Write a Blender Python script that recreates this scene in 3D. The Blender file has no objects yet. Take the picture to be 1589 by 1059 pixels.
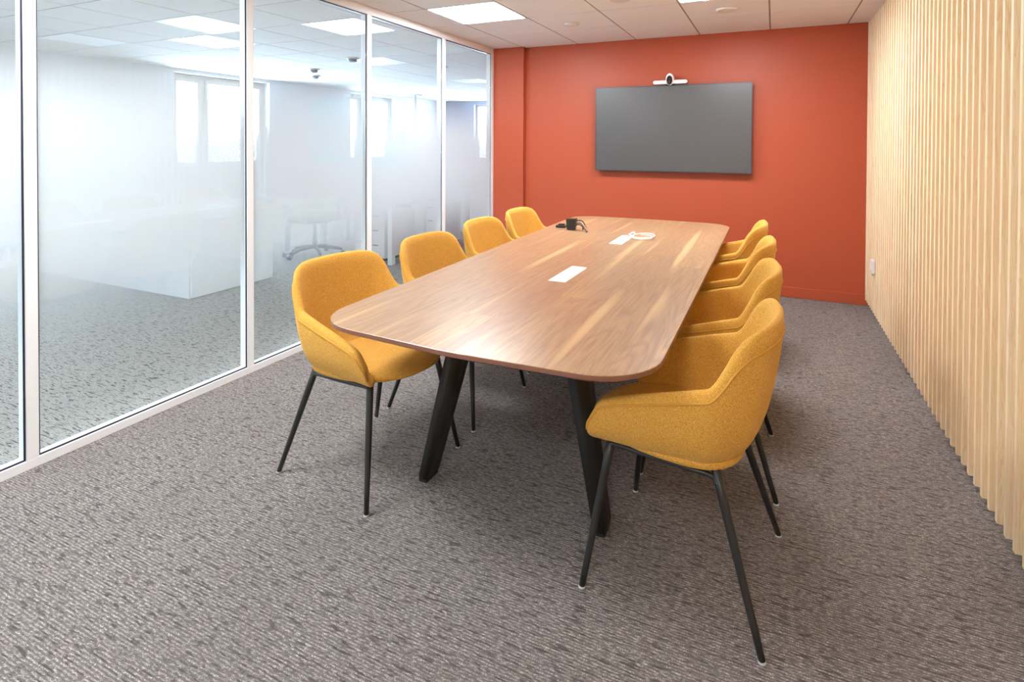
import bpy, bmesh, math, random
from mathutils import Vector, Matrix, noise
R = math.radians
random.seed(7)
SC = bpy.context.scene
COL = SC.collection

# ------------------------------------------------------------------ camera
f_px, cx, cy, yaw, pitch, roll, CH = 869.95, 794.5, 234.63, 25.008, .7796, .213, 1.3542
cam = bpy.data.cameras.new('camera'); co = bpy.data.objects.new('camera', cam); COL.objects.link(co)
cam.sensor_fit = 'HORIZONTAL'; cam.sensor_width = 36; cam.lens = f_px / 1589 * 36
cam.shift_x = 0; cam.shift_y = -(529.5 - cy) / 1589
cam.clip_start = .05; cam.clip_end = 200
_y, _t, _r = R(yaw), R(pitch), R(roll)
_Rt = Vector((math.cos(_y), math.sin(_y), 0)); _F = Vector((-math.sin(_y), math.cos(_y), 0)); _U = Vector((0, 0, 1))
_Fw = _F * math.cos(_t) - _U * math.sin(_t); _Up = _U * math.cos(_t) + _F * math.sin(_t)
_R2 = _Rt * math.cos(_r) + _Up * math.sin(_r); _U2 = _Up * math.cos(_r) - _Rt * math.sin(_r)
co.matrix_world = Matrix(((_R2.x, _U2.x, -_Fw.x, 0), (_R2.y, _U2.y, -_Fw.y, 0), (_R2.z, _U2.z, -_Fw.z, CH), (0, 0, 0, 1)))
SC.camera = co

# ------------------------------------------------------------------ world, exposure
world = bpy.data.worlds.new('world'); SC.world = world; world.use_nodes = True
wn = world.node_tree.nodes; wl = world.node_tree.links
wn['Background'].inputs['Color'].default_value = (.70, .84, 1.0, 1)
wn['Background'].inputs['Strength'].default_value = 41.0
ROOM_LIGHT = 58.0          # room LED panels
OFFICE_LIGHT = 0.22        # dimmed office panels
vs = SC.view_settings
SC.display_settings.display_device = 'sRGB'
vs.view_transform = 'Standard'; vs.look = 'None'; vs.gamma = 1; vs.use_curve_mapping = False
vs.exposure = 0.0
cy_ = SC.cycles
cy_.max_bounces = 10; cy_.diffuse_bounces = 6; cy_.glossy_bounces = 4; cy_.transmission_bounces = 6; cy_.transparent_max_bounces = 16
cy_.use_denoising = True
cy_.sample_clamp_indirect = 6

# ------------------------------------------------------------------ dimensions
ZC = 2.384; XG = -2.77; XS = .71; YB = 5.53; XO = -7.5
YOB = 12.0; YOF = -4.0; YF = -2.6
X0, Y0 = -1.837, 4.234     # ceiling grid origin

# portals: office wall openings, last two unseen and added for daylight (y0, y1, z0, z1)
WINS = [(5.05, 6.66, .95, 2.33), (8.60, 10.02, .95, 2.33), (-1.5, -.1, .95, 2.33), (-3.6, -2.0, .95, 2.33)]

# ------------------------------------------------------------------ materials
def sl(c):
    return tuple(((x / 255) / 12.92 if x / 255 <= .04045 else ((x / 255 + .055) / 1.055) ** 2.4) for x in c) + (1,)
def mat(name, col, rough=.5, metal=0, spec=.5, emit=None, sheen=0):
    m = bpy.data.materials.new(name); m.use_nodes = True
    b = m.node_tree.nodes['Principled BSDF']
    b.inputs['Base Color'].default_value = col if len(col) == 4 else (*col, 1)
    b.inputs['Roughness'].default_value = rough; b.inputs['Metallic'].default_value = metal
    b.inputs['Specular IOR Level'].default_value = spec
    if sheen: b.inputs['Sheen Weight'].default_value = sheen; b.inputs['Sheen Roughness'].default_value = .5
    if emit: b.inputs['Emission Color'].default_value = (*emit[0], 1); b.inputs['Emission Strength'].default_value = emit[1]
    return m
class NT:
    def __init__(s, m): s.m = m; s.t = m.node_tree; s.n = s.t.nodes; s.l = s.t.links; s.b = s.n.get('Principled BSDF')
    def node(s, ty, **kw):
        n = s.n.new(ty)
        for k, v in kw.items():
            if k.startswith('i_'): n.inputs[k[2:].replace('_', ' ')].default_value = v
            else: setattr(n, k, v)
        return n
    def link(s, a, b): s.l.new(a, b)
    def coord(s, scale=(1, 1, 1), loc=(0, 0, 0), rot=(0, 0, 0), src='Object'):
        tc = s.node('ShaderNodeTexCoord'); mp = s.node('ShaderNodeMapping')
        mp.inputs['Scale'].default_value = scale; mp.inputs['Location'].default_value = loc; mp.inputs['Rotation'].default_value = rot
        s.link(tc.outputs[src], mp.inputs['Vector']); return mp.outputs['Vector']
    def noise(s, vec, scale, detail=2, rough=.5, dist=0):
        n = s.node('ShaderNodeTexNoise'); n.inputs['Scale'].default_value = scale; n.inputs['Detail'].default_value = detail
        n.inputs['Roughness'].default_value = rough; n.inputs['Distortion'].default_value = dist
        s.link(vec, n.inputs['Vector']); return n.outputs['Fac']
    def ramp(s, fac, stops):
        r = s.node('ShaderNodeValToRGB'); e = r.color_ramp.elements
        while len(e) < len(stops): e.new(.5)
        for q, (p, c) in zip(e, stops): q.position = p; q.color = c
        s.link(fac, r.inputs['Fac']); return r.outputs['Color']
    def mix(s, fac, a, b, mode='MIX'):
        n = s.node('ShaderNodeMix', data_type='RGBA', blend_type=mode)
        for sock, v in ((n.inputs[0], fac), (n.inputs[6], a), (n.inputs[7], b)):
            if hasattr(v, 'links'): s.link(v, sock)
            else: sock.default_value = v
        return n.outputs[2]
    def math(s, op, a, b=None, clamp=False):
        n = s.node('ShaderNodeMath', operation=op, use_clamp=clamp)
        for sock, v in zip(n.inputs, (a, b)):
            if v is None: continue
            if hasattr(v, 'links'): s.link(v, sock)
            else: sock.default_value = v
        return n.outputs[0]
    def bump(s, h, strength=.3, dist=.002):
        n = s.node('ShaderNodeBump'); n.inputs['Strength'].default_value = strength; n.inputs['Distance'].default_value = dist
        s.link(h, n.inputs['Height']); s.link(n.outputs['Normal'], s.b.inputs['Normal'])
def g(v): return (v, v, v, 1)

# carpet: ribs run along X with dark broken dashes
def carpet(name, dark, light, dashc, dash_amt):
    M_ = mat(name, g(.2), 1, spec=.05)
    t = NT(M_)
    v = t.coord()
    rib = t.noise(t.coord((60, 150, 1)), 1, 1, .5)
    sy_ = t.node('ShaderNodeSeparateXYZ'); t.link(v, sy_.inputs[0])
    wave = t.math('SINE', t.math('ADD', t.math('MULTIPLY', sy_.outputs[1], 2 * math.pi / .0092), t.math('MULTIPLY', rib, 2.5)))
    rib = t.math('ADD', t.math('MULTIPLY', rib, .68), t.math('MULTIPLY', t.math('ADD', wave, 1), .085))
    grain = t.noise(v, 330, 1)
    dash = t.noise(t.coord((17, 105, 1)), 1, 1.5, .55, .25)
    dash2 = t.noise(t.coord((44, 90, 1), (3, 7, 0)), 1, 2, .6)
    blot = t.noise(v, 3.2, 3, .6)
    dm = t.math('MULTIPLY', t.math('SUBTRACT', dash, .57), 16, True)
    dm2 = t.math('MULTIPLY', t.math('SUBTRACT', dash2, .60), 14, True)
    dmm = t.math('MAXIMUM', dm, t.math('MULTIPLY', dm2, .8))
    base = t.mix(t.math('MULTIPLY', t.math('SUBTRACT', rib, .36), 3.6, True), dark, light)
    base = t.mix(t.math('MULTIPLY', t.math('SUBTRACT', grain, .40), 4.5, True), dark, base)
    base = t.mix(t.math('MULTIPLY', dmm, dash_amt), base, dashc)
    base = t.mix(t.math('MULTIPLY', t.math('SUBTRACT', blot, .42), .9, True), base, dark)
    t.link(base, t.b.inputs['Base Color'])
    t.bump(t.math('ADD', rib, t.math('MULTIPLY', grain, .7)), .4, .003)
    return M_
M_carpet = carpet('carpet', sl((108, 101, 98)), sl((210, 201, 196)), sl((58, 53, 51)), .65)
M_carpet_o = carpet('carpet_office', sl((158, 154, 148)), sl((222, 216, 208)), sl((70, 70, 74)), .8)

# red-orange wall paint
M_red = mat('terracotta_paint', sl((176, 80, 52)), .42, spec=.35)
t = NT(M_red); t.bump(t.noise(t.coord(), 260, 2), .12, .001)
M_white = mat('white_wall_paint', sl((236, 236, 236)), .6, spec=.3)
M_wall_skytint = mat('pale_blue_wall_paint', sl((196, 216, 236)), .6, spec=.3)  # white wall in shade, blue skylight tint put into the colour
M_frame = mat('white_aluminium', sl((240, 239, 240)), .35, spec=.5)
M_gasket = mat('black_gasket', (.012, .011, .03), .5)
M_tile = mat('ceiling_tile', sl((236, 229, 222)), .9, spec=.1)
t = NT(M_tile)
sp = t.noise(t.coord(), 240, 2, .7)
t.link(t.mix(t.math('MULTIPLY', sp, .06), sl((247, 245, 243)), sl((200, 196, 192))), t.b.inputs['Base Color']); t.bump(sp, .15, .001)
M_rail = mat('ceiling_rail', sl((150, 141, 134)), .6)
M_led = mat('led_diffuser', g(.9), .5, emit=((.91, .965, 1.0), ROOM_LIGHT))
M_led_added = mat('led_diffuser_office', g(.9), .5, emit=((.93, .96, 1), 14))  # for the added office panels out of view
M_led_office = mat('led_diffuser_dim', g(.8), .5, emit=((.86, .95, 1), OFFICE_LIGHT))
M_lightframe = mat('light_frame', sl((245, 245, 245)), .4)
M_discw = mat('white_plastic', sl((235, 228, 222)), .45)
M_darkslot = mat('dark_slot', g(.03), .6)
M_grey = mat('grey_plastic', sl((150, 155, 160)), .4)

# pine slats
M_pine = mat('pine', sl((226, 190, 142)), .55, spec=.3)
t = NT(M_pine)
oi = t.node('ShaderNodeObjectInfo')
rnd = oi.outputs['Random']
va = t.node('ShaderNodeVectorMath', operation='ADD'); cmb = t.node('ShaderNodeCombineXYZ')
t.link(t.math('MULTIPLY', rnd, 37), cmb.inputs[0]); t.link(t.math('MULTIPLY', rnd, 91), cmb.inputs[2])
tc = t.node('ShaderNodeTexCoord'); t.link(tc.outputs['Object'], va.inputs[0]); t.link(cmb.outputs[0], va.inputs[1])
mp = t.node('ShaderNodeMapping'); mp.inputs['Scale'].default_value = (30, 30, .9); t.link(va.outputs[0], mp.inputs['Vector'])
gr = t.noise(mp.outputs[0], 1.6, 3, .55, 1.2)
mp2 = t.node('ShaderNodeMapping'); mp2.inputs['Scale'].default_value = (160, 160, 3); t.link(va.outputs[0], mp2.inputs['Vector'])
fine = t.noise(mp2.outputs[0], 1.2, 2)
ring = t.math('FRACT', t.math('MULTIPLY', gr, 7))
c1 = t.ramp(rnd, [(0, sl((243, 220, 180))), (.35, sl((249, 230, 194))), (.65, sl((246, 222, 186))), (1, sl((250, 236, 204)))])
c2 = t.mix(t.math('MULTIPLY', t.math('POWER', ring, 2.5), .42), c1, sl((214, 160, 104)))
c3 = t.mix(t.math('MULTIPLY', fine, .18), c2, sl((206, 160, 112)))
t.link(c3, t.b.inputs['Base Color']); t.bump(fine, .1, .0006)

# walnut laminate, planks along Y
M_walnut = mat('walnut_laminate', g(.2), .3, spec=.85)
t = NT(M_walnut)
tc = t.node('ShaderNodeTexCoord'); sx = t.node('ShaderNodeSeparateXYZ'); t.link(tc.outputs['Object'], sx.inputs[0])
px = t.math('MULTIPLY', sx.outputs[0], 1 / .118); row = t.math('FLOOR', px)
wr = t.node('ShaderNodeTexWhiteNoise', noise_dimensions='1D'); t.link(row, wr.inputs['W'])
py = t.math('ADD', t.math('MULTIPLY', sx.outputs[1], 1 / 2.6), t.math('MULTIPLY', wr.outputs['Value'], 9)); seg = t.math('FLOOR', py)
cid = t.math('ADD', t.math('MULTIPLY', row, 17.3), t.math('MULTIPLY', seg, 5.1))
wc = t.node('ShaderNodeTexWhiteNoise', noise_dimensions='1D'); t.link(cid, wc.inputs['W'])
off = t.node('ShaderNodeCombineXYZ'); t.link(t.math('MULTIPLY', wc.outputs['Value'], 40), off.inputs[0]); t.link(t.math('MULTIPLY', wc.outputs['Value'], 73), off.inputs[1])
av = t.node('ShaderNodeVectorMath', operation='ADD'); t.link(tc.outputs['Object'], av.inputs[0]); t.link(off.outputs[0], av.inputs[1])
def mapped(scale):
    m_ = t.node('ShaderNodeMapping'); m_.inputs['Scale'].default_value = scale; t.link(av.outputs[0], m_.inputs['Vector']); return m_.outputs[0]
cath = t.noise(mapped((10, .9, 1)), 1, 2, .5, .5)
rg = t.math('FRACT', t.math('MULTIPLY', cath, 11)); rg = t.math('ABSOLUTE', t.math('SUBTRACT', t.math('MULTIPLY', rg, 2), 1))
fib = t.noise(mapped((150, 5, 1)), 1, 3, .6)
tone = t.ramp(wc.outputs['Value'], [(0, sl((158, 122, 88))), (.3, sl((174, 140, 100))), (.6, sl((164, 128, 92))), (.85, sl((186, 150, 106))), (1, sl((172, 138, 100)))])
k1 = t.mix(t.math('MULTIPLY', t.math('POWER', rg, 2), .42), tone, sl((118, 80, 60)))
k2 = t.mix(t.math('MULTIPLY', t.math('SUBTRACT', fib, .42), 2.2, True), k1, sl((134, 94, 70)))
sap = t.noise(mapped((15, .6, 1)), 1, 1, .5)
k3 = t.mix(t.math('MULTIPLY', t.math('SUBTRACT', sap, .60), 9, True), k2, sl((204, 166, 118)))
k3 = t.mix(t.math('MULTIPLY', t.noise(mapped((3, 1.3, 1)), 1, 3), .25), k3, sl((148, 106, 80)))
t.link(k3, t.b.inputs['Base Color'])
M_walnut_edge = mat('walnut_edge', sl((128, 84, 66)), .4)

# mustard fabric
M_fab = mat('mustard_fabric', sl((206, 142, 34)), .95, spec=.1, sheen=.25)
t = NT(M_fab)
v = t.coord()
n1 = t.noise(v, 420, 2, .7); n2 = t.noise(t.coord((600, 600, 180)), 1, 2)
c = t.mix(t.math('MULTIPLY', t.math('SUBTRACT', n1, .33), 3, True), sl((178, 118, 34)), sl((230, 174, 82)))
c = t.mix(t.math('MULTIPLY', t.math('SUBTRACT', n2, .5), 3, True), c, sl((240, 194, 110)))
t.link(c, t.b.inputs['Base Color']); t.bump(t.math('ADD', n1, n2), .35, .0015)
t.b.inputs['Sheen Tint'].default_value = (1, .8, .4, 1)
M_pipe = mat('mustard_piping', sl((204, 150, 66)), .9, spec=.1)
M_black = mat('black_metal', (.018, .016, .015), .42, spec=.5)
M_leg = mat('table_leg_metal', (.022, .019, .017), .5, spec=.4)
M_glide = mat('clear_glide', sl((200, 198, 195)), .3)
M_tv = mat('tv_screen', (.062, .056, .058), .30, spec=.9)
M_tvb = mat('tv_bezel', sl((74, 74, 82)), .35, metal=.6)
M_barw = mat('camera_body', sl((238, 232, 228)), .4)
M_blackgl = mat('black_gloss', (.008, .008, .008), .12)
M_lens = mat('lens_glass', (.05, .02, .03), .08)
M_plate = mat('white_flap', sl((250, 250, 250)), .3)
M_cablew = mat('white_cable', sl((248, 246, 244)), .4)
M_cableb = mat('black_cable', (.02, .02, .02), .4)
M_silver = mat('silver_plug', sl((190, 190, 192)), .3, metal=.8)
M_blackp = mat('black_plastic', (.02, .02, .02), .35)
M_desk = mat('white_desk', sl((236, 238, 238)), .4)
M_chairdark = mat('dark_office_fabric', sl((70, 78, 84)), .8)
M_winframe = mat('window_frame', sl((226, 220, 214)), .5)

# glass: straight-through with a Schlick reflection from both faces
M_glass = bpy.data.materials.new('clear_glass'); M_glass.use_nodes = True
t = NT(M_glass); t.n.remove(t.b); out = t.n['Material Output']
ge = t.node('ShaderNodeNewGeometry'); dp = t.node('ShaderNodeVectorMath', operation='DOT_PRODUCT')
t.link(ge.outputs['Normal'], dp.inputs[0]); t.link(ge.outputs['Incoming'], dp.inputs[1])
ca = t.math('ABSOLUTE', dp.outputs['Value']); fr = t.math('ADD', t.math('MULTIPLY', t.math('POWER', t.math('SUBTRACT', 1, ca), 5), .95), .05)
tr = t.node('ShaderNodeBsdfTransparent'); tr.inputs[0].default_value = (.955, .98, .985, 1)
gl = t.node('ShaderNodeBsdfGlossy'); gl.inputs['Roughness'].default_value = 0; gl.inputs['Color'].default_value = (1, 1, 1, 1)
ms = t.node('ShaderNodeMixShader'); t.link(fr, ms.inputs[0]); t.link(tr.outputs[0], ms.inputs[1]); t.link(gl.outputs[0], ms.inputs[2]); t.link(ms.outputs[0], out.inputs['Surface'])
# printed frosted film, dots thinning out towards the top and the bottom
M_film = bpy.data.materials.new('frosted_film'); M_film.use_nodes = True
t = NT(M_film); t.n.remove(t.b); out = t.n['Material Output']
ge = t.node('ShaderNodeNewGeometry'); sx = t.node('ShaderNodeSeparateXYZ'); t.link(ge.outputs['Position'], sx.inputs[0])
def smooth(a, b):
    n = t.node('ShaderNodeMapRange', interpolation_type='SMOOTHERSTEP'); n.inputs['From Min'].default_value = a; n.inputs['From Max'].default_value = b
    t.link(sx.outputs[2], n.inputs['Value']); return n.outputs[0]
alpha = t.math('MULTIPLY', t.math('MULTIPLY', smooth(.28, 1.0), smooth(1.86, 1.30)), .985)
sy_n = t.node('ShaderNodeSeparateXYZ'); t.link(ge.outputs['Position'], sy_n.inputs[0])
ci = t.math('FLOOR', t.math('MULTIPLY', t.math('ADD', sy_n.outputs[1], 10), 900)); cj = t.math('FLOOR', t.math('MULTIPLY', sy_n.outputs[2], 900))
ign = t.math('FRACT', t.math('MULTIPLY', t.math('FRACT', t.math('ADD', t.math('MULTIPLY', ci, .06711056), t.math('MULTIPLY', cj, .00583715))), 52.9829189))
alpha = t.math('LESS_THAN', ign, alpha)      # printed dots
df = t.node('ShaderNodeBsdfDiffuse'); df.inputs[0].default_value = (.70, .705, .715, 1)
tl = t.node('ShaderNodeBsdfTranslucent'); tl.inputs[0].default_value = (.70, .705, .715, 1)
m1 = t.node('ShaderNodeMixShader'); m1.inputs[0].default_value = .5; t.link(df.outputs[0], m1.inputs[1]); t.link(tl.outputs[0], m1.inputs[2])
tr = t.node('ShaderNodeBsdfTransparent'); m2 = t.node('ShaderNodeMixShader'); t.link(alpha, m2.inputs[0]); t.link(tr.outputs[0], m2.inputs[1]); t.link(m1.outputs[0], m2.inputs[2])
t.link(m2.outputs[0], out.inputs['Surface'])

# ------------------------------------------------------------------ mesh helpers
def mesh(name, vs_, fs, m, smooth=False):
    me = bpy.data.meshes.new(name); me.from_pydata([tuple(v_) for v_ in vs_], [], fs); me.update()
    bm = bmesh.new(); bm.from_mesh(me); bmesh.ops.recalc_face_normals(bm, faces=bm.faces); bm.to_mesh(me); bm.free()
    if smooth: me.polygons.foreach_set('use_smooth', [True] * len(me.polygons))
    me.materials.append(m); return me
def link(name, me, parent=None, loc=None):
    o = bpy.data.objects.new(name, me); COL.objects.link(o)
    if parent: o.parent = parent
    if loc is not None: o.location = loc
    return o
def empty(name, loc=(0, 0, 0), rz=0):
    o = bpy.data.objects.new(name, None); COL.objects.link(o); o.location = loc; o.rotation_euler = (0, 0, rz); o.empty_display_size = .1
    return o
def tag(o, label, cat, group=None):
    o['label'] = label; o['category'] = cat
    if group: o['group'] = group
    return o
def struct(o): o['kind'] = 'structure'; return o
def boxes_mesh(bxs, m, bev=0, name='m'):
    bm = bmesh.new()
    for (x0, x1, y0, y1, z0, z1) in bxs:
        r_ = bmesh.ops.create_cube(bm, size=1, matrix=Matrix.Translation(((x0 + x1) / 2, (y0 + y1) / 2, (z0 + z1) / 2)) @ Matrix.Diagonal((x1 - x0, y1 - y0, z1 - z0, 1)))
        if bev:
            es = list({e for v_ in r_['verts'] for e in v_.link_edges})
            bmesh.ops.bevel(bm, geom=es, offset=bev, segments=2, affect='EDGES', profile=.5)
    me = bpy.data.meshes.new(name); bm.to_mesh(me); bm.free(); me.materials.append(m); return me
def box(name, b, m, parent=None, bev=0, loc=None):
    return link(name, boxes_mesh([b], m, bev, name), parent, loc)
def tube_mesh(pts, rad, m, n=10, closed=False, name='tube', caps=True):
    pts = [Vector(p) for p in pts]; N = len(pts); rs = rad if isinstance(rad, (list, tuple)) else [rad] * N
    vs_, fs = [], []; prev = None
    for i, p in enumerate(pts):
        if closed: d = pts[(i + 1) % N] - pts[i - 1]
        else: d = pts[min(i + 1, N - 1)] - pts[max(i - 1, 0)]
        d.normalize()
        if prev is None: a = d.orthogonal().normalized()
        else:
            a = prev - d * prev.dot(d)
            a = a.normalized() if a.length > 1e-6 else d.orthogonal().normalized()
        prev = a; b = d.cross(a)
        for k in range(n):
            w = 2 * math.pi * k / n; vs_.append(p + (a * math.cos(w) + b * math.sin(w)) * rs[i])
    for i in range(N if closed else N - 1):
        j = (i + 1) % N
        for k in range(n): fs.append((i * n + k, i * n + (k + 1) % n, j * n + (k + 1) % n, j * n + k))
    if not closed and caps: fs += [tuple(range(n)), tuple(range((N - 1) * n, N * n))]
    return mesh(name, vs_, fs, m, True)
def lathe_mesh(prof, m, n=24, name='lathe'):
    vs_, fs = [], []
    for (r_, z) in prof:
        for k in range(n): w = 2 * math.pi * k / n; vs_.append((r_ * math.cos(w), r_ * math.sin(w), z))
    for i in range(len(prof) - 1):
        for k in range(n): fs.append((i * n + k, i * n + (k + 1) % n, (i + 1) * n + (k + 1) % n, (i + 1) * n + k))
    fs += [tuple(range(n)), tuple(range((len(prof) - 1) * n, len(prof) * n))]
    me = mesh(name, vs_, fs, m)
    for p in me.polygons: p.use_smooth = len(p.vertices) == 4 and abs(p.normal.z) < .98
    return me
def catmull(P, per, closed=False):
    P = [Vector(p) for p in P]; N = len(P); out_ = []
    for i in range(N if closed else N - 1):
        if closed: a, b, c_, d = P[i - 1], P[i], P[(i + 1) % N], P[(i + 2) % N]
        else: a, b, c_, d = P[max(i - 1, 0)], P[i], P[i + 1], P[min(i + 2, N - 1)]
        for k in range(per):
            u = k / per; out_.append(.5 * ((2 * b) + (c_ - a) * u + (2 * a - 5 * b + 4 * c_ - d) * u * u + (3 * b - a - 3 * c_ + d) * u ** 3))
    if not closed: out_.append(P[-1])
    return out_
def copy_tree(o, parent=None):
    c_ = o.copy(); COL.objects.link(c_)
    if parent: c_.parent = parent
    for ch in list(o.children): copy_tree(ch, c_)
    return c_

# ------------------------------------------------------------------ setting: floor, walls
struct(link('floor', boxes_mesh([(XG - .031, 1.2, YF - .1, YB + .1, -.1, 0)], M_carpet)))
struct(link('floor', boxes_mesh([(XO - .3, XG - .031, YOF - .2, YOB + .2, -.1, 0), (XG - .031, 1.2, YOF - .2, YF - .1, -.1, 0), (XG - .031, 1.2, YB + .1, YOB + .2, -.1, 0)], M_carpet_o)))
struct(box('wall_front', (XG - .1, 1.2, YF - .12, YF, 0, ZC + .3), M_white))
wb = struct(box('wall_back', (XG - .06, 1.2, YB, YB + .14, 0, ZC + .3), M_red))
box('pilaster', (XG + .003, -2.415, YB - .07, YB - .0005, 0, ZC), M_red, wb, .002)
struct(box('baseboard_back', (-2.415, XS + .05, YB - .014, YB - .0003, 0, .092), M_red, None, .004))
# right wall with vertical pine slats
wr_ = struct(box('wall_right', (XS + .063, 1.2, YF, YB + .1, 0, ZC + .3), M_white))
box('backing_panel', (XS + .045, XS + .0628, YF, YB - .001, .05, ZC), M_pine, wr_)
pitch_s = .0785
sl_me = boxes_mesh([(0, .044, -.0105, .0105, .046, ZC - .002)], M_pine, .0028, 'slat')
k = 0; yy = YB - .012
while yy > -1.6:
    o = link('slat', sl_me, wr_, (XS, yy, 0)); yy -= pitch_s

# office shell
def wall_with_windows(name, x0, x1, y0, y1, z1, wins, m):
    bx = []; yc = y0
    for (a, b, c_, d) in sorted(wins):
        bx.append((x0, x1, yc, a, 0, z1)); bx.append((x0, x1, a, b, 0, c_)); bx.append((x0, x1, a, b, d, z1)); yc = b
    bx.append((x0, x1, yc, y1, 0, z1))
    return struct(link(name, boxes_mesh(bx, m, 0, name)))
wall_with_windows('wall_far_left', XO - .28, XO, YOF, YOB, ZC + .2, WINS, M_white)
# far office wall, one window
fw_ = [(-6.62, -5.3, .95, 2.30)]
bx = [(XO, -6.62, YOB, YOB + .28, 0, ZC + .2), (-6.62, -5.3, YOB, YOB + .28, 0, .95), (-6.62, -5.3, YOB, YOB + .28, 2.30, ZC + .2), (-5.3, 1.2, YOB, YOB + .28, 0, ZC + .2)]
struct(link('wall_far_back', boxes_mesh(bx, M_wall_skytint)))
struct(box('wall_far_front', (XO, 1.2, YOF - .2, YOF, 0, ZC + .2), M_white))
struct(box('wall_far_right', (1.2, 1.4, YOF, YOB, 0, ZC + .2), M_white))

def window(name, y0, y1, z0, z1, muls):
    w = struct(empty(name, (XO - .16, 0, 0)))
    fr_ = [(-.03, .03, y0, y1, z0, z0 + .06), (-.03, .03, y0, y1, z1 - .06, z1), (-.03, .03, y0, y0 + .06, z0 + .06, z1 - .06), (-.03, .03, y1 - .06, y1, z0 + .06, z1 - .06)]
    link('window_frame', boxes_mesh(fr_, M_winframe, .004), w)
    edges = [y0 + .06] + muls + [y1 - .06]
    for mm in muls: box('window_mullion', (-.03, .03, mm - .035, mm + .035, z0 + .06, z1 - .06), M_winframe, w, .004)
    for a, b in zip(edges[:-1], edges[1:]):
        a2 = a + (.035 if a in muls else 0); b2 = b - (.035 if b in muls else 0)
        s_ = [(-.02, .045, a2 + .001, b2 - .001, z0 + .061, z0 + .11), (-.02, .045, a2 + .001, b2 - .001, z1 - .11, z1 - .061), (-.02, .045, a2 + .001, a2 + .05, z0 + .11, z1 - .11), (-.02, .045, b2 - .05, b2 - .001, z0 + .11, z1 - .11)]
        sa = link('sash', boxes_mesh(s_, M_winframe, .004), w)
        box('pane', (-.004, .004, a2 + .05, b2 - .05, z0 + .11, z1 - .11), M_glass, sa)
        box('window_handle', (.045, .075, b2 - .04, b2 - .015, (z0 + z1) / 2 - .3, (z0 + z1) / 2 - .18), M_grey, sa, .004)
    return w
window('window_1', *WINS[0], [5.56])
window('window_2', *WINS[1], [9.0])
window('window_3', *WINS[2], [-.8])  # out of view, added to let more sky light into the office
window('window_4', *WINS[3], [-2.8])  # second unseen window added for office daylight
w5 = struct(empty('window_5', (0, YOB + .12, 0)))
link('window_frame', boxes_mesh([(-6.62, -5.3, -.03, .03, .95, 1.01), (-6.62, -5.3, -.03, .03, 2.24, 2.30), (-6.62, -6.56, -.03, .03, 1.01, 2.24), (-5.36, -5.3, -.03, .03, 1.01, 2.24), (-6.0, -5.93, -.03, .03, 1.01, 2.24)], M_winframe, .004), w5)
box('pane', (-6.56, -6.0, -.004, .004, 1.01, 2.24), M_glass, w5); box('pane', (-5.93, -5.36, -.004, .004, 1.01, 2.24), M_glass, w5)
for i, (y0, y1, z0, z1) in enumerate(WINS):
    ld = bpy.data.lights.new('window_portal', 'AREA'); ld.shape = 'RECTANGLE'; ld.size = z1 - z0; ld.size_y = y1 - y0; ld.cycles.is_portal = True
    lo = bpy.data.objects.new('window_portal', ld); COL.objects.link(lo); lo.location = (XO - .30, (y0 + y1) / 2, (z0 + z1) / 2); lo.rotation_euler = (0, R(-90), 0)

# ------------------------------------------------------------------ glass partition
gw = struct(empty('wall_left', (XG, 0, 0)))
MU = [(1.232, 1.275), (2.302, 2.345), (3.362, 3.413), (4.420, 4.472)]
k = 1.232
before = []
while k > YF + .3: k -= 1.068; before.append((k, k + .043))
MU = sorted(before + MU)
box('bottom_rail', (-.062, 0, YF, YB - .07, 0, .038), M_frame, gw, .001)
box('top_rail', (-.062, 0, YF, YB - .07, 2.322, ZC), M_frame, gw, .001)
for a, b in MU: box('mullion', (-.062, 0, a, b, .0382, 2.3218), M_frame, gw, .001)
box('mullion', (-.062, 0, 5.405, YB - .071, .0382, 2.3218), M_frame, gw, .001)
ed = [(YF - .05, YF)] + MU + [(5.405, 5.5)]
for (a0, a1), (b0, b1) in zip(ed[:-1], ed[1:]):
    y0, y1, z0, z1 = a1 + .0004, b0 - .0004, .0386, 2.3214
    p = box('glass_pane', (-.020, -.012, y0, y1, z0, z1), M_glass, gw)
    gk = .0065
    link('gasket', boxes_mesh([(-.0118, -.008, y0, y0 + gk, z0, z1), (-.0118, -.008, y1 - gk, y1, z0, z1), (-.0118, -.008, y0 + gk, y1 - gk, z0, z0 + gk), (-.0118, -.008, y0 + gk, y1 - gk, z1 - gk, z1)], M_gasket), p)
    link('frosted_film', mesh('film', [(-.0204, y0 + .003, .06), (-.0204, y1 - .003, .06), (-.0204, y1 - .003, 2.3), (-.0204, y0 + .003, 2.3)], [(0, 1, 2, 3)], M_film), p)

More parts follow.
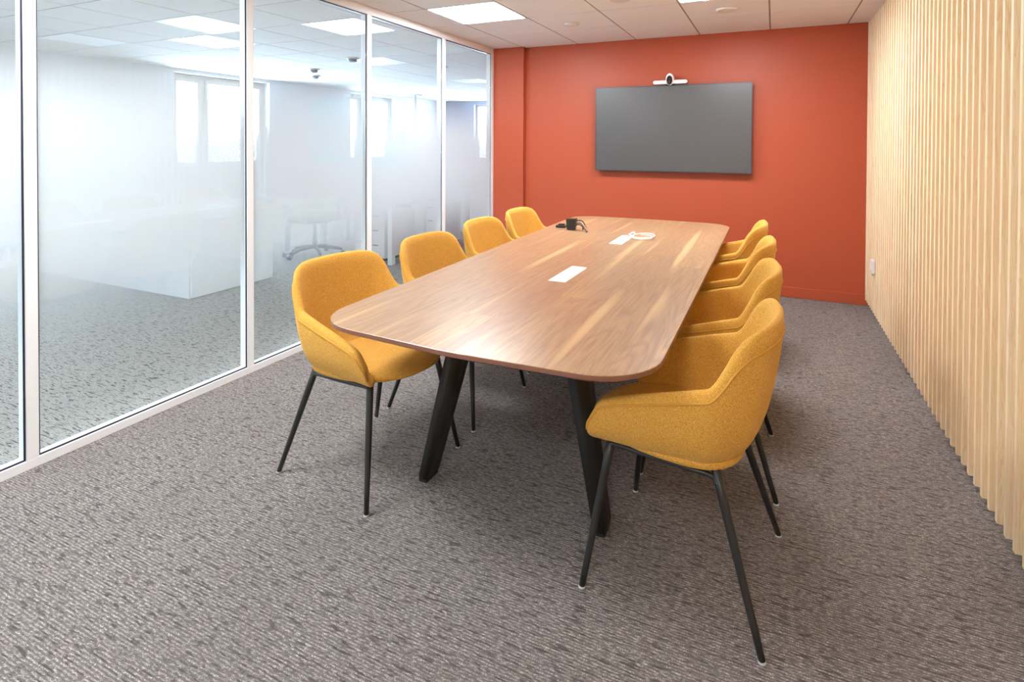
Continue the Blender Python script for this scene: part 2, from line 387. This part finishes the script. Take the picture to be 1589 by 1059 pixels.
# ------------------------------------------------------------------ ceiling
ceil = struct(box('ceiling', (XO - .1, 1.2, YOF, YOB, ZC + .05, ZC + .12), M_white))
til = boxes_mesh([(.006, .594, .006, .594, 0, .018)], M_tile, .0, 'tile')
def grid(x0, x1, y0, y1):
    i0 = math.floor((x0 - X0) / .6); i1 = math.ceil((x1 - X0) / .6); j0 = math.floor((y0 - Y0) / .6); j1 = math.ceil((y1 - Y0) / .6)
    for i in range(i0, i1):
        for j in range(j0, j1):
            ax, ay = X0 + i * .6, Y0 + j * .6
            if (i, j) in LIGHTS: continue
            cx0, cx1 = max(ax + .006, x0), min(ax + .594, x1); cy0, cy1 = max(ay + .006, y0), min(ay + .594, y1)
            if cx1 - cx0 < .01 or cy1 - cy0 < .01: continue
            full = cx1 - cx0 > .587 and cy1 - cy0 > .587
            me = til if full else boxes_mesh([(cx0 - ax, cx1 - ax, cy0 - ay, cy1 - ay, 0, .018)], M_tile)
            link('ceiling_tile', me, ceil, (ax, ay, ZC))
    for i in range(i0, i1 + 1):
        ax = X0 + i * .6
        if x0 + .01 < ax < x1 - .01: box('ceiling_rail', (ax - .012, ax + .012, y0, y1, ZC + .0025, ZC + .03), M_rail, ceil)
    for j in range(j0, j1 + 1):
        ay = Y0 + j * .6
        if y0 + .01 < ay < y1 - .01: box('ceiling_rail', (x0, x1, ay - .012, ay + .012, ZC + .003, ZC + .03), M_rail, ceil)
ROOM_L = [(-1, -1), (2, -1), (-1, -6), (2, -9)]  # last two are unseen, added to light the near floor, slats and chairs
ADDED_L = [(-3, -6), (-5, -5), (-3, -8), (-3, -11), (-5, -9)]  # panels added outside the view to brighten the office floor
OFF_L = [(-5, -2), (-8, -2), (-5, 2), (-8, 2), (-5, 6), (-8, 6), (-5, -6), (-8, -6), (-5, 10), (-8, 10)]
LIGHTS = set(ADDED_L) | set(ROOM_L) | set(OFF_L)
grid(XG, XS + .04, YF, YB)
grid(XO, XG - .062, YOF, YOB)
box('ceiling_edge', (XG - .062, 1.2, YB + .14, YOB, ZC, ZC + .05), M_tile, ceil)
lf_me = boxes_mesh([(.004, .596, .004, .016, -.002, .02), (.004, .596, .584, .596, -.002, .02), (.004, .016, .016, .584, -.002, .02), (.584, .596, .016, .584, -.002, .02)], M_lightframe)
ld_me = boxes_mesh([(.016, .584, .016, .584, .001, .012)], M_led); ld_added = boxes_mesh([(.016, .584, .016, .584, .001, .012)], M_led_added); ldo_me = boxes_mesh([(.016, .584, .016, .584, .001, .012)], M_led_office)
RL = ['square bright ceiling light near the glass wall and red wall', 'square bright ceiling light cut by the top of the picture, right of the glass wall']
for n_, (i, j) in enumerate(ROOM_L):
    e = empty('ceiling_light', (X0 + i * .6, Y0 + j * .6, ZC))
    lab = RL[n_] if n_ < 2 else ['square ceiling light over the near end of the room, above the glass side', 'square ceiling light behind the camera, above the slat side'][n_ - 2]
    tag(e, lab, 'light', 'lit panels in the meeting room ceiling'); link('frame', lf_me, e); link('diffuser', ld_me, e)
for n_, (i, j) in enumerate(ADDED_L):
    e = empty('ceiling_light', (X0 + i * .6, Y0 + j * .6, ZC))
    tag(e, 'bright office ceiling light beside the glass wall, nearer than the picture shows, ' + ['first', 'second', 'third', 'fourth', 'fifth'][n_], 'light', 'lit panels in the office ceiling'); link('frame', lf_me, e); link('diffuser', ld_added, e)
OL = {(-5, -2): 'dim bluish office ceiling light, nearest seen through the second glass pane', (-8, -2): 'dim bluish office ceiling light at far left behind the glass',
      (-5, 2): 'pale office ceiling light seen through the fourth glass pane', (-8, 2): 'pale office ceiling light above the far wall beside the round sensors'}
for (i, j) in OFF_L:
    e = empty('ceiling_light', (X0 + i * .6, Y0 + j * .6, ZC))
    tag(e, OL.get((i, j)) or f"dim office ceiling light in the {'row nearer the glass' if i == -5 else 'row by the windows'}, {'hidden left of the picture' if j < 0 else 'far back' if j == 6 else 'at the far back wall'}", 'light', 'dim panels in the office ceiling'); link('frame', lf_me, e); link('diffuser', ldo_me, e)

def disc(x, y, r_, label, ring):
    e = empty('ceiling_vent', (x, y, ZC)); tag(e, label, 'vent', 'round fittings in the meeting room ceiling')
    link('rim', lathe_mesh([(r_ * .70, -.001), (r_ * .72, -.013), (r_ * .90, -.015), (r_, -.008), (r_, 0), (r_ * .7, 0)], M_discw, 32), e)
    link('centre_plate', lathe_mesh([(r_ * .02, -.012 if ring else -.02), (r_ * .6, -.012 if ring else -.02), (r_ * .64, -.008 if ring else -.015), (r_ * .64, -.0025)], M_discw, 32), e)
    link('slot', lathe_mesh([(r_ * .60, -.0022), (r_ * .71, -.0022), (r_ * .71, -.0012), (r_ * .6, -.0012)], M_darkslot if not ring else M_grey, 32), e)
disc(-1.577, 4.59, .062, 'small round white ceiling vent with a dark slot', False)
disc(-.333, 4.57, .078, 'round flat white ceiling disc nearest the wooden slats', True)
disc(-.985, 3.93, .085, 'round white ceiling disc cut by the top edge of the picture', True)
disc(-1.59, 2.71, .078, 'round white ceiling disc seen as a reflection in the glass', True)
SN = [(-4.63, 5.35, 'grey round ceiling sensor nearest the glass, by the third mullion'), (-5.82, 5.93, 'grey round office ceiling sensor right of the pale light'),
      (-6.35, 6.5, 'small grey office ceiling sensor, lowest of the pair in the second pane'), (-4.06, 6.47, 'grey office ceiling sensor seen through the last glass pane')]
s1 = lathe_mesh([(.075, 0), (.075, -.012), (.06, -.016), (.06, -.016)], M_discw, 24); s2 = lathe_mesh([(.05, -.016), (.05, -.04), (.035, -.052), (.005, -.054)], M_grey, 24)
for x, y, lab in SN:
    e = empty('ceiling_sensor', (x, y, ZC)); tag(e, lab, 'sensor', 'round sensors in the office ceiling'); link('base', s1, e); link('dome', s2, e)

# ------------------------------------------------------------------ screen, camera bar, outlet
e = empty('wall_screen', (-.897, 5.45, 1.501)); tag(e, 'large dark grey wall-mounted flat screen on the red wall', 'screen')
w_, h_ = .722, .412
link('casing', boxes_mesh([(-w_ + .004, w_ - .004, .004, .030, -h_ + .004, h_ - .004), (-w_ * .7, w_ * .7, .030, .048, -h_ * .7, h_ * .7)], M_blackp, .003), e)
link('bezel', boxes_mesh([(-w_, w_, -.001, .012, h_ - .009, h_), (-w_, w_, -.001, .012, -h_, -h_ + .009), (-w_, -w_ + .008, -.001, .012, -h_ + .009, h_ - .009), (w_ - .008, w_, -.001, .012, -h_ + .009, h_ - .009)], M_tvb), e)
box('screen_panel', (-w_ + .008, w_ - .008, .0005, .004, -h_ + .009, h_ - .009), M_tv, e)
box('wall_bracket', (-.25, .25, .048, .0797, -.2, .2), M_blackp, e)
e = empty('video_camera_bar', (-.892, 5.45, 1.955)); tag(e, 'white video conference bar with black oval camera above the wall screen', 'camera')
def capsule(x0, x1, z0, z1, y0, y1, n=10):
    r_ = (z1 - z0) / 2; zc = (z0 + z1) / 2; pts = []
    for k in range(n + 1): w = -math.pi / 2 + math.pi * k / n; pts.append((x1 - r_ + r_ * math.cos(w), zc + r_ * math.sin(w)))
    for k in range(n + 1): w = math.pi / 2 + math.pi * k / n; pts.append((x0 + r_ + r_ * math.cos(w), zc + r_ * math.sin(w)))
    return pts, y0, y1
def prism_xz(pts, y0, y1, m, bev=.003):
    N = len(pts); vs_ = [(x, y0, z) for x, z in pts] + [(x, y1, z) for x, z in pts]
    fs = [tuple(range(N)), tuple(range(2 * N - 1, N - 1, -1))] + [(k, (k + 1) % N, N + (k + 1) % N, N + k) for k in range(N)]
    me = mesh('prism', vs_, fs, m)
    if bev:
        bm = bmesh.new(); bm.from_mesh(me); es = [e_ for e_ in bm.edges if len({round(v_.co.y, 5) for v_ in e_.verts}) == 1]
        bmesh.ops.bevel(bm, geom=es, offset=bev, segments=2, affect='EDGES'); bm.to_mesh(me); bm.free()
    return me
pts, a, b = capsule(-.157, .158, -.032, .002, -.028, .03); link('bar', prism_xz(pts, a, b, M_barw, .006), e)
def oval(rx, rz, zc, n=28): return [(rx * math.cos(2 * math.pi * k / n), zc + rz * math.sin(2 * math.pi * k / n)) for k in range(n)]
link('camera_housing', prism_xz(oval(.036, .056, .010), -.045, .03, M_barw, .008), e)
fp = link('camera_face', prism_xz(oval(.027, .043, .000), -.052, -.044, M_blackgl, .003), e)
for dz in (.016, -.016):
    link('lens', prism_xz(oval(.013, .013, dz), -.055, -.051, M_lens, .002), fp)
link('stand', boxes_mesh([(-.05, .05, -.02, .04, -.042, -.030)], M_blackp, .002), e)
e = empty('wall_outlet', (XS, 5.075, .418)); tag(e, 'small white power outlet box low on the wooden slats', 'outlet')
box('box', (-.022, -.0002, -.042, .042, -.05, .05), M_discw, e, .004)
box('rocker', (-.026, -.0225, -.026, .026, -.026, .026), M_plate, e, .0015)
link('cable', tube_mesh([(-.012, 0, -.05), (-.012, .002, -.062), (-.008, .004, -.072)], .004, M_grey, 8), e)

# ------------------------------------------------------------------ table
ZT = .74
def fillet(P, rads, n=10):
    out_ = []; N = len(P)
    for i, (p, r_) in enumerate(zip(P, rads)):
        p = Vector(p); a = (Vector(P[i - 1]) - p).normalized(); b = (Vector(P[(i + 1) % N]) - p).normalized()
        ang = a.angle(b); d = r_ / math.tan(ang / 2); c_ = p + (a + b).normalized() * (r_ / math.sin(ang / 2))
        s_ = p + a * d - c_; e_ = p + b * d - c_
        for k in range(n + 1):
            q = s_.lerp(e_, k / n); q = q.normalized() * r_ if q.length > 1e-9 else s_
            w0 = s_.angle_signed(e_) * k / n; q = Vector((s_.x * math.cos(-w0) - s_.y * math.sin(-w0), s_.x * math.sin(-w0) + s_.y * math.cos(-w0)))
            out_.append(c_ + q)
    return out_
TP = [(-1.447, 1.452), (-.86, 1.408), (-.279, 1.432), (-.287, 4.585), (-.88, 4.614), (-1.528, 4.59)]
tab = empty('meeting_table', (-.895, 3.0, 0)); tag(tab, 'long walnut meeting table with rounded corners and slanted black metal legs', 'table')
ol = [p - Vector((-.895, 3.0)) for p in fillet(TP, [.2, 1.2, .2, .19, 1.2, .19])]
N = len(ol); vs_, fs = [], []
cen = Vector((sum(p.x for p in ol) / N, sum(p.y for p in ol) / N))
rings = [(.0015, 0), (0, -.0015), (0, -.014), (.022, -.026)]
for ins, dz in rings:
    for i, p in enumerate(ol):
        tn = (ol[(i + 1) % N] - ol[i - 1]); 
        if tn.length < 1e-6: tn = Vector((1, 0))
        tn.normalize(); nrm = Vector((-tn.y, tn.x)); 
        if nrm.dot(cen - p) < 0: nrm = -nrm
        q = p + nrm * ins; vs_.append((q.x, q.y, ZT + dz))
for r_ in range(len(rings) - 1):
    for k in range(N): fs.append((r_ * N + k, r_ * N + (k + 1) % N, (r_ + 1) * N + (k + 1) % N, (r_ + 1) * N + k))
fs += [tuple(range(N)), tuple(range(3 * N, 4 * N))]
me = mesh('tabletop', vs_, fs, M_walnut); me.materials.append(M_walnut_edge)
for p in me.polygons:
    if p.normal.z < .5: p.material_index = 1
link('tabletop', me, tab)
def bar_prism(sections, m, bev=.006):   # sections: list of (centre, hx, hy)
    vs_ = []
    for (x, y, z), hx, hy in sections: vs_ += [(x - hx, y - hy, z), (x + hx, y - hy, z), (x + hx, y + hy, z), (x - hx, y + hy, z)]
    fs = [(0, 1, 2, 3), (4, 5, 6, 7)] + [(k, (k + 1) % 4, 4 + (k + 1) % 4, 4 + k) for k in range(4)]
    me = mesh('bar', vs_, fs, m); bm = bmesh.new(); bm.from_mesh(me); bmesh.ops.bevel(bm, geom=bm.edges[:], offset=bev, segments=3, affect='EDGES'); bm.to_mesh(me); bm.free()
    for p in me.polygons: p.use_smooth = True
    return me
ztu = ZT - .027
for sx_, sy_ in ((-1, -1), (1, -1), (-1, 1), (1, 1)):
    y0_ = -1.095 if sy_ < 0 else 1.12
    foot = Vector((sx_ * .362, y0_, .0)); top = Vector((sx_ * .214, y0_ - sy_ * .09, ztu - .002))
    sec = [(tuple(foot + Vector((0, 0, .012))), .021, .049), (tuple(top), .025, .086)]
    lg = link('leg', bar_prism(sec, M_leg), tab)
    box('foot_pad', (foot.x - .018, foot.x + .018, foot.y - .042, foot.y + .042, 0, .013), M_blackp, lg)
for y_ in (-1.005, 1.03): box('cross_beam', (-.19, .19, y_ - .03, y_ + .03, ztu - .06, ztu - .0005), M_leg, tab, .003)
box('long_beam', (-.03, .03, -.974, .999, ztu - .05, ztu - .0005), M_leg, tab, .003)

# power flaps, cables, cable box
def flap(x0, x1, y0, y1, lab):
    e = empty('power_flap', ((x0 + x1) / 2, (y0 + y1) / 2, ZT)); tag(e, lab, 'cable flap', 'white cable flaps set in the table')
    a, b = (x1 - x0) / 2, (y1 - y0) / 2
    box('rim', (-a, a, -b, b, .0001, .002), M_plate, e, .0006); box('lid', (-a + .005, a - .005, -b + .005, b - .005, .002, .0045), M_plate, e, .001)
flap(-.910, -.828, 2.338, 2.66, 'white rectangular cable flap in the middle of the table, nearer one')
flap(-.914, -.834, 3.375, 3.70, 'white rectangular cable flap in the table with a white cable on it, farther one')
def loops(c, rx, ry, turns, n=26):
    out_ = []
    for k in range(int(n * turns) + 1):
        w = 2 * math.pi * k / n; s_ = 1 + .10 * math.sin(w * .43)
        out_.append((c[0] + rx * s_ * math.cos(w + 2.6) + .010 * math.sin(w * .7), c[1] + ry * s_ * math.sin(w + 2.6) + .03 * math.sin(w * .31), c[2] + .005 + .006 * (1 + math.sin(w * .5 + k * .01)) * .9))
    return out_
e = empty('white_cable', (-.80, 3.66, ZT)); tag(e, 'coiled white cable lying on the farther cable flap', 'cable')
lp = loops((.035, -.02, .0035), .062, .095, 2.0)
pts = catmull([(-.06, .13, .008), (-.07, .08, .010), (-.06, .04, .011)] + lp[2::3], 4)
link('cord', tube_mesh(pts, .0038, M_cablew, 8), e)
box('plug', (-.072, -.050, .125, .160, .005, .014), M_cablew, e, .003)
e = empty('cable_box', (-1.30, 3.80, ZT), R(8)); tag(e, 'black cube cable holder with short connector cables near the far end of the table', 'cable box')
a, b = .030, .036; H = .080
vs_ = [(-a, -a, .0003), (a, -a, .0003), (a, a, .0003), (-a, a, .0003), (-b, -b, H), (b, -b, H), (b, b, H), (-b, b, H)]
me = mesh('body', vs_, [(0, 1, 2, 3), (4, 5, 6, 7), (0, 1, 5, 4), (1, 2, 6, 5), (2, 3, 7, 6), (3, 0, 4, 7)], M_blackp)
bm = bmesh.new(); bm.from_mesh(me); bmesh.ops.bevel(bm, geom=bm.edges[:], offset=.003, segments=2, affect='EDGES'); bm.to_mesh(me); bm.free()
link('body', me, e)
box('label_tag', (.0305, .0345, -.022, -.008, .006, .024), M_silver, e, .001)
for k, (y_, z_, ex, ey, ez) in enumerate([(.02, .062, .085, .06, .030), (.005, .052, .075, .02, .014), (-.008, .044, .10, -.04, .016), (-.02, .036, .12, -.10, .013)]):
    P = catmull([(.030, y_, z_), (.055, y_ + .004, z_ + .004), (.5 * (.04 + ex) + .01, .5 * (y_ + ey), .6 * z_ + .4 * ez + .006), (ex, ey, ez)], 5)
    cb = link('connector_cable', tube_mesh(P, .0038, M_cableb if k != 1 else M_grey, 8), e)
    d = (P[-1] - P[-2]).normalized()
    link('plug', tube_mesh([P[-1], P[-1] + d * .022], .0052, M_blackp if k % 2 else M_silver, 8), cb)
    link('plug_tip', tube_mesh([P[-1] + d * .022, P[-1] + d * .032], .0034, M_silver, 8), cb)
e = empty('black_dongle', (-1.405, 3.872, ZT), R(5)); tag(e, 'small flat black device lying left of the black cable holder', 'adapter')
box('body', (-.036, .036, -.028, .028, .0003, .018), M_blackp, e, .005); box('ridge', (-.02, .025, -.018, .018, .018, .027), M_blackgl, e, .004)

# ------------------------------------------------------------------ upholstered chair (front = +Y, right = +X)
half = [(0, -.284, .853), (.07, -.280, .853), (.135, -.269, .852), (.192, -.248, .847), (.235, -.216, .829), (.258, -.187, .794), (.270, -.160, .746), (.277, -.140, .713), (.2815, -.122, .693), (.2835, -.108, .6865), (.287, -.05, .671), (.288, .03, .648), (.287, .11, .624), (.285, .165, .605), (.282, .198, .587), (.279, .218, .558), (.272, .238, .522), (.258, .246, .480)]
rimc = [(-a, b, c_) for a, b, c_ in reversed(half[1:])] + half
PER = 3
def interp_list(L): return catmull(L, PER)
rimS = interp_list(rimc)
B0, B1 = [], []
for (a, b, c_) in rimc:
    bb = b * .55 if b < 0 else b * .80
    B0.append((a * .66, bb, .434)); B1.append((a * .985, (b * .88 if b < 0 else b * 1.0), .442))
B0 = interp_list(B0); B1 = interp_list(B1)
NV = 9; vs_, fs = [], []
def shell_pt(i, v_): return B0[i] * (1 - v_) ** 2 + B1[i] * 2 * v_ * (1 - v_) + rimS[i] * v_ ** 2
NU = len(rimS)
for i in range(NU):
    for j in range(NV): vs_.append(shell_pt(i, (j / (NV - 1)) ** .9))
for i in range(NU - 1):
    for j in range(NV - 1): fs.append((i * NV + j, (i + 1) * NV + j, (i + 1) * NV + j + 1, i * NV + j + 1))
sme = bpy.data.meshes.new('shell'); sme.from_pydata([tuple(v_) for v_ in vs_], [], fs); sme.update(); sme.materials.append(M_fab)
# orient normals outward (away from the seat centre)
p0 = sme.polygons[len(sme.polygons) // 2]
if p0.normal.dot(Vector((p0.center.x, p0.center.y, 0))) < 0: sme.flip_normals()
tmp = bpy.data.objects.new('tmp', sme); COL.objects.link(tmp)
sm = tmp.modifiers.new('s', 'SOLIDIFY'); sm.thickness = .034; sm.offset = -1; sm.use_even_offset = False; sm.use_rim = True
ss = tmp.modifiers.new('ss', 'SUBSURF'); ss.levels = 1
dg = bpy.context.evaluated_depsgraph_get()
shell_me = bpy.data.meshes.new_from_object(tmp.evaluated_get(dg)); bpy.data.objects.remove(tmp)
shell_me.polygons.foreach_set('use_smooth', [True] * len(shell_me.polygons))
# piping along the outer face just under the rim
pp = []
for i in range(1, NU - 1):
    p = shell_pt(i, .925); tu = (shell_pt(i + 1, .925) - shell_pt(i - 1, .925)); tv = shell_pt(i, .97) - shell_pt(i, .9)
    n_ = tu.cross(tv).normalized()
    if n_.dot(Vector((p.x, p.y, 0))) < 0: n_ = -n_
    pp.append(p - n_ * .0006)
pipe_me = tube_mesh(pp, .0036, M_pipe, 8)
# seat cushion
vs_, fs = [], []
NA, NP = 48, 13
def seat_R(w):
    c_, s_ = math.cos(w), math.sin(w)
    ex = 2.6; a = .238; b = .300 if s_ > 0 else .185
    ex = 2.35 if s_ > 0 else 3.0
    return (abs(c_ / a) ** ex + abs(s_ / b) ** ex) ** (-1 / ex)
for j in range(NP):
    ps = -math.pi / 2 + math.pi * j / (NP - 1)
    cr = max(math.cos(ps), 0) ** .42; sz = math.copysign(abs(math.sin(ps)) ** .75, math.sin(ps))
    for k in range(NA):
        w = 2 * math.pi * k / NA; r_ = seat_R(w) * cr; y_ = r_ * math.sin(w); x_ = r_ * math.cos(w)
        zc = .452 + .030 * y_; hgt = .032 if sz > 0 else .030
        drop = .012 * max(0, (y_ - .2) / .1) if sz > 0 else 0
        vs_.append((x_, y_, zc + hgt * sz - drop))
for j in range(NP - 1):
    for k in range(NA): fs.append((j * NA + k, j * NA + (k + 1) % NA, (j + 1) * NA + (k + 1) % NA, (j + 1) * NA + k))
fs += [tuple(range(NA)), tuple(range((NP - 1) * NA, NP * NA))]
seat_me = mesh('seat', vs_, fs, M_fab, True)
LT = [(-1, 1), (1, 1), (-1, -1), (1, -1)]
def leg_pts(sx_, sy_):
    top = Vector((sx_ * .192, .188 if sy_ > 0 else -.118, .440)); foot = Vector((sx_ * .272, .252 if sy_ > 0 else -.252, .006))
    return top, foot
leg_me, glide_me = {}, {}
for s_ in LT:
    tp, ft = leg_pts(*s_); leg_me[s_] = tube_mesh([tp.lerp(ft, k / 6) for k in range(7)], [.0138, .0134, .0128, .012, .0112, .0103, .0094], M_black, 12)
    glide_me[s_] = lathe_mesh([(.0085, 0), (.0105, .002), (.0105, .006), (.008, .009)], M_glide, 12)
def rail(sx_):
    return catmull([(sx_ * x_, y_, z_ - .006) for x_, y_, z_ in [(.198, .192, .430), (.203, .170, .436), (.207, .10, .434), (.208, 0, .430), (.206, -.06, .427), (.203, -.095, .424), (.200, -.118, .416), (.207, -.128, .402)]], 5)
rail_me = {s_: tube_mesh(rail(s_), .0085, M_black, 10) for s_ in (-1, 1)}
cross_me = boxes_mesh([(-.195, .195, .09, .112, .418, .426), (-.195, .195, -.06, -.038, .416, .424)], M_black, .002)
def make_chair():
    c_ = empty('meeting_chair')
    link('shell', shell_me, c_); sh = link('piping', pipe_me, c_); link('seat', seat_me, c_)
    for s_ in (-1, 1): link('side_rail', rail_me[s_], c_)
    link('underframe', cross_me, c_)
    for s_ in LT:
        l_ = link('leg', leg_me[s_], c_); ft = leg_pts(*s_)[1]; link('glide', glide_me[s_], l_, (ft.x, ft.y, 0))
    return c_
CH_ = [((-1.543, 1.905), -7, 'mustard fabric armchair at the near left corner of the table, largest on that side'),
       ((-1.505, 2.575), -2.3, 'second mustard armchair from the camera along the glass wall side'),
       ((-1.545, 3.29), 0, 'third mustard armchair from the camera along the glass wall side'),
       ((-1.56, 3.945), 0, 'farthest mustard armchair on the glass wall side, against the red wall'),
       ((-.245, 1.877), 175.5, 'mustard fabric armchair at the near right corner, fully seen from its side'),
       ((-.240, 2.575), 182, 'second mustard armchair from the camera on the wooden slat side'),
       ((-.260, 3.28), 177, 'third mustard armchair from the camera on the wooden slat side'),
       ((-.305, 3.975), 177, 'farthest mustard armchair on the wooden slat side, before the red wall')]
proto = make_chair()
for i, ((x, y), a, lab) in enumerate(CH_):
    c_ = proto if i == 0 else copy_tree(proto)
    c_.location = (x, y, 0); c_.rotation_euler = (0, 0, R(a - 90)); tag(c_, lab, 'chair', 'mustard armchairs around the meeting table')

# ------------------------------------------------------------------ office furniture behind the glass
e = empty('office_counter', (-5.6, 3.2, 0)); tag(e, 'long white desk with closed panels behind the widest glass pane at left', 'desk')
link('desktop', boxes_mesh([(-1.8, 1.13, -.82, 1.05, .722, .75)], M_desk, .002), e)
box('end_panel', (1.045, 1.07, 0, .86, .006, .722), M_desk, e, .001)
box('front_panel', (-1.7, 1.044, -.012, .006, .03, .7218), M_desk, e, .001)
box('plinth', (-1.7, 1.044, -.006, .004, 0, .026), M_desk, e)
box('back_panel', (-1.7, 1.044, .84, .858, .006, .7218), M_desk, e, .001)
def desk(x, y, w, d, lab):
    e = empty('office_desk', (x, y, 0)); tag(e, lab, 'desk', 'white office desks behind the glass')
    box('desktop', (0, w, 0, d, .72, .745), M_desk, e, .002)
    for lx, ly in ((.02, .06), (w - .08, .06), (.02, d - .12), (w - .08, d - .12)): box('leg', (lx, lx + .06, ly, ly + .06, 0, .72), M_desk, e, .003)
    box('rail', (.08, w - .08, .07, .09, .66, .719), M_desk, e)
    return e
desk(-5.47, 4.98, 1.68, .8, 'white office desk behind the third glass pane with drawers under it')
desk(-5.47, 6.05, 1.68, .8, 'white office desk in the row behind the swivel chair')
def pedestal(x, y, w, d, h, lab):
    e = empty('drawer_pedestal', (x, y, 0)); tag(e, lab, 'drawer unit', 'white drawer units under the office desks')
    box('body', (0, w, .012, d, .03, h), M_desk, e, .002); box('base', (.02, w - .02, .03, d - .02, 0, .03), M_blackp, e)
    n = 3
    for k in range(n):
        z0 = .034 + k * (h - .04) / n; dr = box('drawer_front', (.003, w - .003, 0, .0118, z0, z0 + (h - .04) / n - .004), M_desk, e, .001)
        box('handle', (w * .62, w * .8, -.008, -.0003, z0 + (h - .04) / n - .035, z0 + (h - .04) / n - .02), M_grey, dr, .001)
pedestal(-4.45, 5.17, .44, .60, .55, 'white three-drawer unit under the desk in the third glass pane')
pedestal(-4.35, 6.15, .44, .56, .55, 'white three-drawer unit seen through the fourth glass pane')
e = empty('storage_cabinet', (-4.55, 7.4, 0)); tag(e, 'tall plain white storage cabinet near the end of the glass wall', 'cabinet')
box('carcass', (0, .9, .02, .45, .04, 1.12), M_desk, e, .002); box('plinth', (.02, .88, .04, .43, 0, .04), M_desk, e)
for k in range(2):
    d_ = box('door', (.003 + k * .449, .446 + k * .449, 0, .0195, .045, 1.115), M_desk, e, .001); box('handle', (.40 + k * .08, .412 + k * .08, -.02, -.0003, .6, .74), M_grey, d_, .001)
e = empty('service_pole', (-6.9, 9.9, 0)); tag(e, 'slim white service pole rising to the office ceiling', 'pole')
box('pole', (-.03, .03, -.03, .03, 0, ZC - .016), M_grey, e, .004); box('ceiling_collar', (-.13, .13, -.1, .1, ZC - .016, ZC - .0005), M_grey, e, .002)
e = empty('floor_socket', (-5.2, 4.88, 0)); tag(e, 'small dark socket box on the office floor by the desk leg', 'socket')
box('body', (-.05, .05, -.04, .04, 0, .05), M_chairdark, e, .005); box('lid', (-.042, .042, -.032, .032, .05, .056), M_grey, e, .001)
# swivel chair
e = empty('swivel_chair', (-4.95, 5.06, 0), R(20)); tag(e, 'dark grey swivel chair with star base blurred behind the frosted glass', 'chair')
for k in range(5):
    w = 2 * math.pi * k / 5 + .3; d = Vector((math.cos(w), math.sin(w), 0))
    sp_ = link('spoke', tube_mesh([d * .03 + Vector((0, 0, .115)), d * .18 + Vector((0, 0, .10)), d * .31 + Vector((0, 0, .075))], [.022, .018, .014], M_chairdark, 10), e)
    q = d * .32; t_ = Vector((-d.y, d.x, 0))
    link('castor', tube_mesh([q + t_ * -.022 + Vector((0, 0, .03)), q + t_ * -.018 + Vector((0, 0, .03)), q + t_ * .018 + Vector((0, 0, .03)), q + t_ * .022 + Vector((0, 0, .03))], [.026, .03, .03, .026], M_blackp, 16), sp_)
link('gas_stem', tube_mesh([(0, 0, .1), (0, 0, .28), (0, 0, .281), (0, 0, .42)], [.028, .028, .016, .016], M_silver, 14), e)
link('seat', boxes_mesh([(-.24, .24, -.23, .24, .42, .50)], M_chairdark, .03), e)
bk = []
for k in range(9):
    u = -1 + k / 4
    for z_ in (0, 1): pass
link('backrest', boxes_mesh([(-.22, .22, -.27, -.225, .60, 1.05)], M_chairdark, .02), e)
link('back_stem', tube_mesh([(0, -.15, .415), (0, -.29, .44), (0, -.30, .60), (0, -.275, .75)], .018, M_blackp, 10), e)
for s_ in (-1, 1):
    ar = link('arm_support', tube_mesh([(s_ * .2, 0, .43), (s_ * .29, 0, .45), (s_ * .30, 0, .62)], .014, M_silver, 10), e)
    box('arm_pad', (s_ * .30 - .035, s_ * .30 + .035, -.11, .12, .62, .65), M_blackp, ar, .01)
